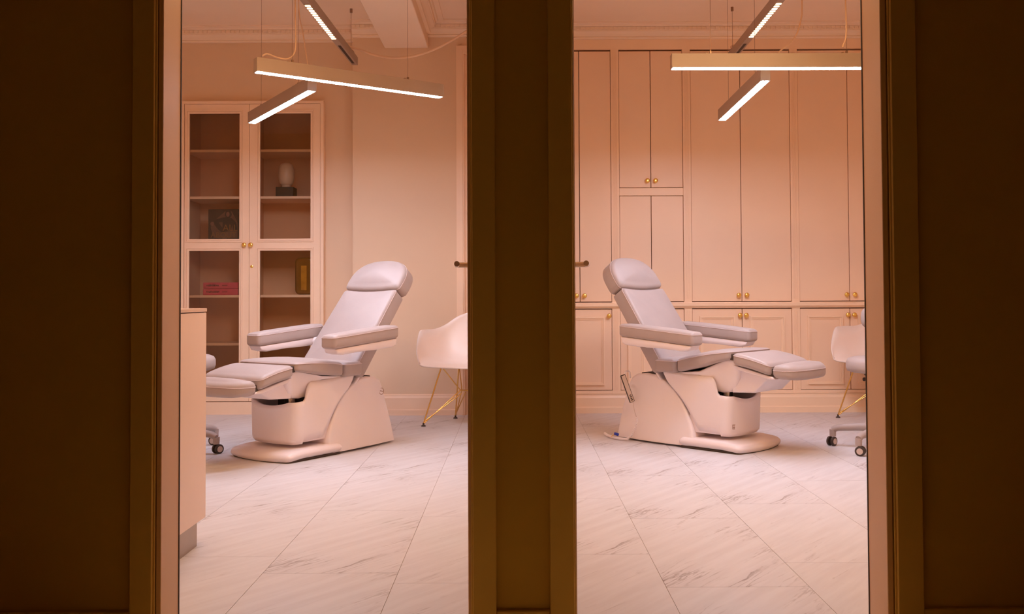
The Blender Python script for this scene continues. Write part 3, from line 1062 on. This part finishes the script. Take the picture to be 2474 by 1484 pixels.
tcl = treatment_chair('pale treatment chair facing left, beside the bookcase', (-1.478, 5.317, 0), math.atan2(-0.567, 0.823), 0.560, 0.490, 0.480, 1, 0.63, 0.618)
tcr = treatment_chair('pale treatment chair facing right, in front of the pink cabinets', (1.475, 5.587, 0), math.atan2(0.722, 0.692), 0.604, 0.535, 0.535, -1, 0.562, 0.586)

# badges
bm = bmesh.new()
for k in range(3):
    a0, a1 = ((200, 395), (20, 110), (0, 0))[k]
    if a1 == a0:
        continue
    pts = [(0.0, 0.020 * math.cos(R(a0 + (a1 - a0) * i / 14)), 0.020 * math.sin(R(a0 + (a1 - a0) * i / 14))) for i in range(15)]
    tube(bm, pts, 0.0018, 6)
pts = [(0, -0.014 + 0.028 * i / 10, 0.004 * math.sin(i / 10 * 2 * math.pi)) for i in range(11)]
tube(bm, pts, 0.0022, 6)
o = obj('badge', bm, 'logo', tcl, 60, 'round brown badge')
o.location = (0.2075, 0.805, 0.335)
o = obj('badge', many((0.0, 0.003, -0.0012, 0.0, 0.0, 0.027), (0.0, 0.018, -0.0012, 0.0, 0.024, 0.028), (0.009, 0.012, -0.0012, 0.0, 0.0, 0.026),
                      (0.0, 0.016, -0.0012, 0.0, 0.0, 0.003), (0.0, 0.016, -0.0012, 0.0, 0.007, 0.011)), 'logo', tcr, False, 'small square brown badge')
o.location = (-0.185, 0.083, 0.135)
o.rotation_euler = (0, 0, R(-32))


# remote control on the right chair, with its coiled lead
rc = thing('remote_control', 'slim remote control hanging on the rear of the right treatment chair', 'remote control', (0, 0, 0))
tw = Matrix.Translation((1.475, 5.587, 0)) @ Matrix.Rotation(math.atan2(0.722, 0.692), 4, 'Z')


def on_chair(x, y, z):
    return tw @ Vector((x, y, z))


MR = Matrix.Translation((0.716, 5.935, 0.338)) @ Matrix.Rotation(R(12), 4, 'Z') @ Matrix.Rotation(R(-20), 4, 'Y')


def rbox(m, *a, bev=0.0):
    b = B(*a, bev=bev)
    bmesh.ops.transform(b, matrix=m, verts=b.verts[:])
    return b


obj('body', rbox(MR, -0.0165, 0.0165, -0.008, 0.010, -0.093, 0.093, bev=0.004), 'dark', rc, 50)
obj('face', rbox(MR, -0.0135, 0.0115, -0.0100, -0.0075, -0.089, 0.089), 'remote', rc)
for k in range(4):
    obj('button', rbox(MR, -0.006, 0.006, -0.0112, -0.0098, -0.080 + k * 0.011, -0.074 + k * 0.011), 'dark', rc)
obj('hook', T([(0.702, 5.945, 0.40), (0.705, 5.96, 0.432), (0.712, 5.972, 0.446), (0.726, 5.985, 0.448), (0.738, 5.99, 0.438), (0.742, 5.99, 0.40)], 0.0055, 8), 'shell', rc, 60)
obj('thin_lead', T([(0.752, 5.94, 0.252), (0.756, 5.935, 0.22), (0.762, 5.92, 0.185), (0.770, 5.91, 0.155)], 0.003, 6), 'seam', rc, 60)
ctrl = [(0.770, 5.91, 0.158), (0.768, 5.91, 0.12), (0.755, 5.915, 0.075), (0.735, 5.925, 0.038), (0.712, 5.94, 0.014), (0.68, 5.97, 0.011), (0.645, 6.01, 0.011),
        (0.62, 6.06, 0.012), (0.602, 6.13, 0.012), (0.592, 6.20, 0.014)]
pts = []
NSEG = 420
for i in range(NSEG + 1):
    q = i / NSEG * (len(ctrl) - 1)
    k = min(int(q), len(ctrl) - 2)
    a, b = Vector(ctrl[k]), Vector(ctrl[k + 1])
    c = a.lerp(b, q - k)
    d = (b - a).normalized()
    s1 = d.cross(Vector((0.3, 1, 0.1))).normalized()
    s2 = d.cross(s1)
    ang = i * 2 * math.pi / 7
    pts.append(c + s1 * 0.0065 * math.cos(ang) + s2 * 0.0065 * math.sin(ang))
obj('coiled_lead', T(pts, 0.0028, 5), 'shell', rc, 60)
obj('plug', rbox(Matrix.Translation((0.652, 6.02, 0.034)) @ Matrix.Rotation(R(25), 4, 'Z') @ Matrix.Rotation(R(20), 4, 'Y'), -0.014, 0.014, -0.010, 0.010, -0.009, 0.009, bev=0.003), 'blue', rc, 50, 'blue plastic clip')
obj('plug_cord', T([(0.645, 6.02, 0.034), (0.632, 6.03, 0.028), (0.622, 6.04, 0.016), (0.632, 6.03, 0.008)], 0.003, 6), 'gold', rc, 60)


# ================================================================== PENDANT LIGHTS
def frame2(p0, p1):
    d = Vector((p1[0] - p0[0], p1[1] - p0[1], 0))
    L_ = d.length
    return L_, math.atan2(d.y, d.x)


def light_bar(label, p0, p1, z, ts=(0.18, 0.80), dm='strip'):
    """linear pendant: housing, glowing diffuser underneath, two clips and wires"""
    L_, a = frame2(p0, p1)
    t = thing('pendant_light_bar', label, 'pendant light', (p0[0], p0[1], z), a, 'linear pendant lights')
    W_, H_ = 0.027, 0.074
    obj('housing', B(0, L_, -W_, W_, 0.0, H_, bev=0.0012, seg=1), 'lamp', t)
    obj('diffuser', puff(rrect(0.006, L_ - 0.006, -0.0222, 0.0222, 0.006, n=3, sub=1), -0.0012, 0.001, 0.0006, lambda a_, b_, n_: (a_, b_, n_), k=2, inner=1), dm, t)
    for q in ts:
        obj('clip', many((q * L_ - 0.026, q * L_ + 0.026, -0.008, 0.008, H_, H_ + 0.004), (q * L_ - 0.005, q * L_ + 0.005, -0.005, 0.005, H_ + 0.004, H_ + 0.018),
                         (q * L_ - 0.026, q * L_ - 0.016, -0.008, 0.008, H_ + 0.004, H_ + 0.009)), 'steelwire', t)
        obj('suspension_wire', LATHE([(0.0011, H_ + 0.016), (0.0011, CEIL - z)], 6, (q * L_, 0, 0)), 'steelwire', t)
        obj('ceiling_mount', LATHE([(0.010, CEIL - z - 0.022), (0.010, CEIL - z)], 10, (q * L_, 0, 0)), 'steelwire', t, 50)
    return t


def louvre_bar(label, p0, p1, z):
    """slim spot bar: far end has a dark slot, then louvre cells (p0 near, p1 far)"""
    L_, a = frame2(p0, p1)
    t = thing('louvre_light_bar', label, 'pendant light', (p0[0], p0[1], z), a, 'louvred pendant lights')
    W_, H_ = 0.023, 0.062
    obj('housing', B(0, L_, -W_, W_, 0.0, H_, bev=0.001, seg=1), 'lamp', t)
    n = 16
    s0, s1 = 0.10, 0.86
    obj('louvre_tray', B(s0 - 0.008, s1 + 0.004, -0.0185, 0.0185, -0.002, 0.001), 'lamp', t)
    pitch = (s1 - s0) / n
    c0 = None
    for k in range(n):
        if c0 is None:
            c0 = obj('louvre_cell', puff(rrect(-pitch * 0.26, pitch * 0.26, -0.0165, 0.0165, 0.005, n=2, sub=1), -0.0045, -0.0015, 0.001, lambda a_, b_, n_: (a_, b_, n_), k=1, inner=1), 'cell', t)
            c0.location = (s0 + pitch * 0.5, 0, 0)
        else:
            dupe(c0, t, (s0 + pitch * (k + 0.5), 0, 0))
    obj('slot', B(L_ - 0.56, L_ - 0.06, -0.010, 0.010, -0.0015, 0.001), 'dark', t)
    for q in (0.12, L_ - 0.14):
        obj('clip', many((q - 0.030, q + 0.030, -0.018, 0.018, H_ + 0.006, H_ + 0.011), (q - 0.026, q - 0.020, -0.012, 0.012, H_, H_ + 0.007), (q + 0.020, q + 0.026, -0.012, 0.012, H_, H_ + 0.007)), 'steelwire', t)
        obj('suspension_wire', LATHE([(0.0016, H_ + 0.010), (0.0016, CEIL - z)], 6, (q, 0, 0)), 'steelwire', t)
        obj('ceiling_mount', LATHE([(0.010, CEIL - z - 0.03), (0.010, CEIL - z)], 10, (q, 0, 0)), 'steelwire', t, 50)
    return t


ZB = 2.108
lb1 = light_bar('front glowing light bar hanging over the left treatment chair', (-1.352, 4.785), (-0.431, 5.426), ZB)
lb2 = light_bar('rear glowing light bar hanging before the bookcase', (-1.776, 6.207), (-1.154, 5.231), ZB)
rb1 = light_bar('front glowing light bar running across the right doorway', (0.812, 4.757), (1.955, 4.767), ZB)
rb2 = light_bar('rear glowing light bar pointing at the pink cabinets', (1.394, 6.177), (1.376, 5.032), ZB)
light_bar('added warm light bar, out of view just inside the left doorway', (-1.50, 3.95), (-0.30, 3.75), 2.44, dm='warmstrip')  # added above the view to brighten the floor, counter and jamb by the door
light_bar('added warm light bar, out of view just inside the right doorway', (0.45, 3.75), (1.65, 3.95), 2.44, dm='warmstrip')  # added twin for the right room, likewise out of view
lv1 = louvre_bar('slim louvred light bar near the ceiling of the left room', (-1.265, 5.48), (-1.228, 7.06), 2.716)
lv2 = louvre_bar('slim louvred light bar near the ceiling of the right room', (1.615, 5.48), (1.650, 7.06), 2.716)


def smooth_path(ctrl, n=10):
    P_ = [Vector(c) for c in ctrl]
    P_ = [P_[0] * 2 - P_[1]] + P_ + [P_[-1] * 2 - P_[-2]]
    out = []
    for i in range(1, len(P_) - 2):
        for k in range(n):
            t_ = k / n
            a, b, c, d = P_[i - 1], P_[i], P_[i + 1], P_[i + 2]
            out.append(0.5 * ((2 * b) + (c - a) * t_ + (2 * a - 5 * b + 4 * c - d) * t_ ** 2 + (3 * b - a - 3 * c + d) * t_ ** 3))
    out.append(P_[-2])
    return out


def px(x, y, d):
    return ((x - 1245) / 2230.0 * d, d, 0.93 + (717 - y) / 2230.0 * d)


def cable(label, ctrl, r=0.0042):
    o = obj('power_cable', T(smooth_path(ctrl, 9), r, 8), 'cable', None, 60)
    return tag(o, label, 'cable', 'lamp power cables')


def up(p):
    return (p[0], p[1], CEIL)


p_ = px(713, 60, 4.933)
cable('cream cable looping onto the front light bar in the left room', [px(632, 129, 4.841), px(645, 124, 4.859), px(665, 132, 4.887), px(690, 137, 4.914), px(706, 129, 4.923), px(713, 108, 4.933), p_, px(712, 0, 4.933), up(px(711, 0, 4.933))])
cable('straight cream cable dropping to the rear light bar in the left room', [up(px(720, 0, 5.348)), px(720, 0, 5.348), px(731, 75, 5.329), px(741, 140, 5.311), px(746, 181, 5.301)], 0.0035)
cable('thick cream cable sagging from the louvred bar to the middle wall', [px(842, 107, 6.90), px(870, 115, 6.85), px(905, 128, 6.78), px(950, 135, 6.70), px(1000, 131, 6.62), px(1050, 115, 6.54), px(1098, 90, 6.46), px(1150, 55, 6.4), (XL1 - 0.004, 6.38, 3.0)], 0.009)
cable('cream cable curving down to the rear light bar in the right room', [up(px(1946, 0, 5.071)), px(1946, 0, 5.071), px(1943, 45, 5.071), px(1930, 85, 5.071), px(1910, 108, 5.071), px(1890, 124, 5.071), px(1868, 158, 5.071)], 0.0042)
cable('cream cable dropping to the front light bar in the right room', [up(px(2052, 0, 4.745)), px(2052, 0, 4.745), px(2053, 60, 4.745), px(2051, 92, 4.745), px(2045, 108, 4.745), px(2044, 114, 4.745)], 0.0042)
cable('short bent cable end at the louvred bar in the right room', [px(1791, 109, 6.93), px(1780, 107, 6.93), px(1772, 112, 6.93), px(1777, 117, 6.93), px(1784, 119, 6.93)], 0.006)


# ================================================================== SHELL ARMCHAIRS
def catmull(pts, t):
    n = len(pts) - 1
    q = t * n
    i = min(int(q), n - 1)
    t_ = q - i
    P_ = [Vector(pts[max(0, min(n, j))]) for j in (i - 1, i, i + 1, i + 2)]
    a, b, c, d = P_
    return 0.5 * ((2 * b) + (c - a) * t_ + (2 * a - 5 * b + 4 * c - d) * t_ ** 2 + (3 * b - a - 3 * c + d) * t_ ** 3)


def shell_chair(label, loc, rz):
    """local: +y is the back, front towards -y"""
    t = thing('shell_armchair', label, 'chair', loc, rz, 'white shell armchairs')
    centre = [(0, -0.245, 0.425), (0, -0.17, 0.445), (0, -0.05, 0.432), (0, 0.06, 0.428), (0, 0.14, 0.448), (0, 0.195, 0.51), (0, 0.225, 0.60), (0, 0.250, 0.70), (0, 0.262, 0.80)]
    rim = [(0.262, -0.242, 0.448), (0.296, -0.228, 0.54), (0.298, -0.185, 0.672), (0.305, -0.10, 0.690), (0.305, 0.02, 0.690), (0.300, 0.10, 0.698), (0.275, 0.175, 0.725), (0.205, 0.235, 0.785), (0.10, 0.262, 0.818)]
    bm = bmesh.new()
    NV, NU = 30, 26
    grid = []
    for i in range(NV + 1):
        v = i / NV
        C, Q = catmull(centre, v), catmull(rim, v)
        row = []
        for j in range(NU + 1):
            u = -1 + 2 * j / NU
            a = abs(u)
            # superelliptic section: flat pan, rounded shoulder, steep side
            th = a * math.pi / 2
            e = 0.54
            sx = math.sin(th) ** e if a > 0 else 0
            up_ = 1 - (math.cos(th) ** e if a < 1 else 0)
            x = math.copysign(Q.x * sx, u) if a else 0
            z = C.z + (Q.z - C.z) * up_
            y = C.y + (Q.y - C.y) * (0.5 * up_ + 0.5 * a ** 2)
            row.append(bm.verts.new((x, y, z)))
        grid.append(row)
    for i in range(NV):
        for j in range(NU):
            bm.faces.new((grid[i][j], grid[i][j + 1], grid[i + 1][j + 1], grid[i + 1][j]))
    so = obj('seat_shell', bm, 'chairshell', t, 80)
    md = so.modifiers.new('thick', 'SOLIDIFY')
    md.thickness = 0.009
    md.offset = 0
    # wire base
    for sx in (-1, 1):
        for sy in (-1, 1):
            Fo = (sx * 0.235, sy * 0.235, 0.018)
            Mo = (sx * 0.145, sy * 0.130, 0.425)
            Ce = (sx * 0.055, sy * 0.012, 0.245)
            obj('leg', T([Fo, Mo], 0.0055, 8), 'wire', t, 60)
            obj('brace', T([Fo, Ce], 0.0042, 8), 'wire', t, 60)
            obj('brace', T([(Fo[0] * 0.96, Fo[1] * 0.96, 0.04), (sx * 0.035, sy * 0.03, 0.225)], 0.0042, 8), 'wire', t, 60)
            obj('brace', T([Mo, Ce], 0.0042, 8), 'wire', t, 60)
            obj('foot_cap', LATHE([(0.017, 0.0), (0.016, 0.006), (0.007, 0.012), (0.006, 0.026)], 12, (Fo[0], Fo[1], 0)), 'dark', t, 50)
    obj('crossbar', T([(-0.062, 0, 0.245), (0.062, 0, 0.245)], 0.0055, 8), 'wire', t, 60)
    for sx in (-1, 1):
        obj('seat_mount', B(sx * 0.145 - 0.012, sx * 0.145 + 0.012, -0.15, 0.15, 0.418, 0.432, bev=0.003), 'dark', t)
    return t


def facing(fx, fy):
    """rotation so that local -y points along (fx,fy)"""
    return math.atan2(fx, -fy)


shell_chair('white shell armchair on gold wire legs beside the left treatment chair', (-0.352, 6.775, 0), facing(-0.43, -0.90))
shell_chair('white shell armchair on gold wire legs behind the rolling stool', (2.767, 6.95, 0), facing(-0.85, -0.50))


# ================================================================== ROLLING STOOLS
def stool(label, loc, base_rot, back_angle=None, seat_z=0.557, r_seat=0.225, rb_=0.315):
    t = thing('rolling_stool', label, 'stool', loc, 0, 'rolling stools')
    obj('seat_cushion', LATHE([(0.02, seat_z - 0.092), (r_seat - 0.03, seat_z - 0.092), (r_seat - 0.006, seat_z - 0.084), (r_seat, seat_z - 0.066), (r_seat, seat_z - 0.030), (r_seat - 0.010, seat_z - 0.012),
                               (r_seat - 0.035, seat_z - 0.002), (r_seat * 0.6, seat_z + 0.004), (0.02, seat_z + 0.006)], 40), 'pad', t, 60)
    obj('seat_plate', LATHE([(0.12, seat_z - 0.112), (0.13, seat_z - 0.092)], 24), 'dark', t, 50)
    obj('gas_column', LATHE([(0.030, 0.10), (0.030, 0.28), (0.018, 0.285), (0.018, seat_z - 0.11)], 20), 'chrome', t, 50)
    obj('height_lever', T([(-0.05, -0.02, seat_z - 0.125), (-0.15, -0.045, seat_z - 0.130)], 0.010, 8, radii=[0.006, 0.012]), 'dark', t, 50)
    obj('base_hub', LATHE([(0.045, 0.085), (0.050, 0.10), (0.050, 0.15), (0.036, 0.17)], 20), 'pad', t, 50)
    for k in range(5):
        a = base_rot + k * 2 * math.pi / 5
        ca, sa = math.cos(a), math.sin(a)
        leg = obj('base_leg', T([(ca * 0.03, sa * 0.03, 0.130), (ca * rb_ * 0.5, sa * rb_ * 0.5, 0.128), (ca * (rb_ - 0.03), sa * (rb_ - 0.03), 0.112), (ca * rb_, sa * rb_, 0.098)], 0.02, 10,
                            radii=[0.030, 0.025, 0.020, 0.019]), 'pad', t, 60)
        cs = a + 1.2 + k * 0.7
        cx_, cy_ = ca * rb_, sa * rb_
        obj('caster_stem', LATHE([(0.019, 0.058), (0.020, 0.100)], 14, (cx_, cy_, 0)), 'pad', leg, 50)
        wx, wy = math.cos(cs), math.sin(cs)
        for sgn in (-1, 1):
            bm = LATHE([(0.020, 0.0), (0.0285, 0.003), (0.0285, 0.014), (0.020, 0.017)], 20, (0, 0, 0), 'x')
            mtx = Matrix.Translation((cx_ + wx * 0.010, cy_ + wy * 0.010, 0.0285)) @ Matrix.Rotation(cs + math.pi / 2, 4, 'Z')
            bmesh.ops.transform(bm, matrix=mtx @ Matrix.Translation((0.006 if sgn > 0 else -0.023, 0, 0)), verts=bm.verts[:])
            wh = obj('caster_wheel', bm, 'dark', leg, 40)
            bm = LATHE([(0.018, 0.0), (0.018, 0.002)], 18, (0, 0, 0), 'x')
            bmesh.ops.transform(bm, matrix=mtx @ Matrix.Translation((0.0225 if sgn > 0 else -0.0245, 0, 0)), verts=bm.verts[:])
            obj('wheel_cover', bm, 'remote', leg, 40)
    if back_angle is not None:
        ca, sa = math.cos(back_angle), math.sin(back_angle)
        obj('back_post', T([(ca * 0.10, sa * 0.10, seat_z - 0.11), (ca * 0.26, sa * 0.26, seat_z - 0.10), (ca * 0.285, sa * 0.285, seat_z), (ca * 0.275, sa * 0.275, seat_z + 0.20)], 0.012, 8), 'chrome', t, 60)

        def fbk(a_, b_, n_):
            rr = 0.27 - n_ + 0.02
            ang = back_angle + a_ / 0.27
            return (math.cos(ang) * rr, math.sin(ang) * rr, b_)
        obj('backrest', puff(rrect(-0.19, 0.19, seat_z + 0.155, seat_z + 0.305, 0.06, n=5, sub=6), -0.02, 0.035, 0.022, fbk, dome=0.006), 'pad', t, 70)
    return t


stool('white rolling stool half hidden behind the right door jamb', (2.227, 5.57, 0), math.atan2(5.74 - 5.57, 1.96 - 2.227), R(57))
stool('white rolling stool half hidden behind the white counter cabinet', (-2.075, 5.62, 0), math.atan2(-0.09, 0.29), None, 0.583, 0.24, 0.30)


# ================================================================== COUNTER CABINET (left room, near)
cc = thing('counter_cabinet', 'white counter cabinet just inside the left doorway', 'cabinet', (0, 0, 0))
obj('body', B(-1.78, -1.1876, 2.66, 3.55, 0.0926, 0.874, bev=0.002, seg=1), 'counter', cc)
obj('plinth', B(-1.77, -1.1985, 2.68, 3.485, 0.0, 0.0926), 'kick', cc, False, 'brushed steel plinth')
obj('worktop', B(-1.79, -1.1860, 2.65, 3.552, 0.8775, 0.891, bev=0.0015, seg=1), 'countertop', cc)
obj('shadow_gap', B(-1.775, -1.193, 2.67, 3.545, 0.874, 0.8775), 'dark', cc)


# ================================================================== OPEN DOORS
def door_leaf(name, label, hx, hy, rot, side):
    """leaf opened into the room; local y runs from the hinge into the room, x=0 is the room-side face; side=-1: face looks left"""
    d = obj(name, B(0.0 if side < 0 else -0.04, 0.04 if side < 0 else 0.0, 0.0, 0.80, 0.008, DOORH - 0.02, bev=0.002, seg=1), 'jamb', None)
    d['kind'] = 'structure'
    d['label'] = label
    d.location = (hx, hy, 0)
    d.rotation_euler = (0, 0, rot)
    s = side
    z = 1.045
    hy_ = 0.735
    h = obj('handle', T([(0, hy_, z), (s * 0.045, hy_, z), (s * 0.053, hy_ - 0.003, z), (s * 0.056, hy_ - 0.012, z), (s * 0.056, hy_ - 0.125, z)], 0.0098, 14), 'bronze', d, 50, 'satin metal lever handle')
    obj('rosette', LATHE([(0.026, 0.0), (0.026, s * 0.008), (0.024, s * 0.009)], 24, (0, hy_, z), 'x'), 'bronze', h, 50)
    obj('key_plate', LATHE([(0.026, 0.0), (0.026, s * 0.008), (0.024, s * 0.009)], 24, (0, hy_, z - 0.078), 'x'), 'bronze', d, 50)
    return d


door_leaf('door_2', 'open door of the left room seen edge-on behind the middle wall', -0.113, 2.60, R(3.2), -1)
door_leaf('door_3', 'open door of the right room seen edge-on behind the middle wall', 0.131, 2.60, R(-5.6), 1)
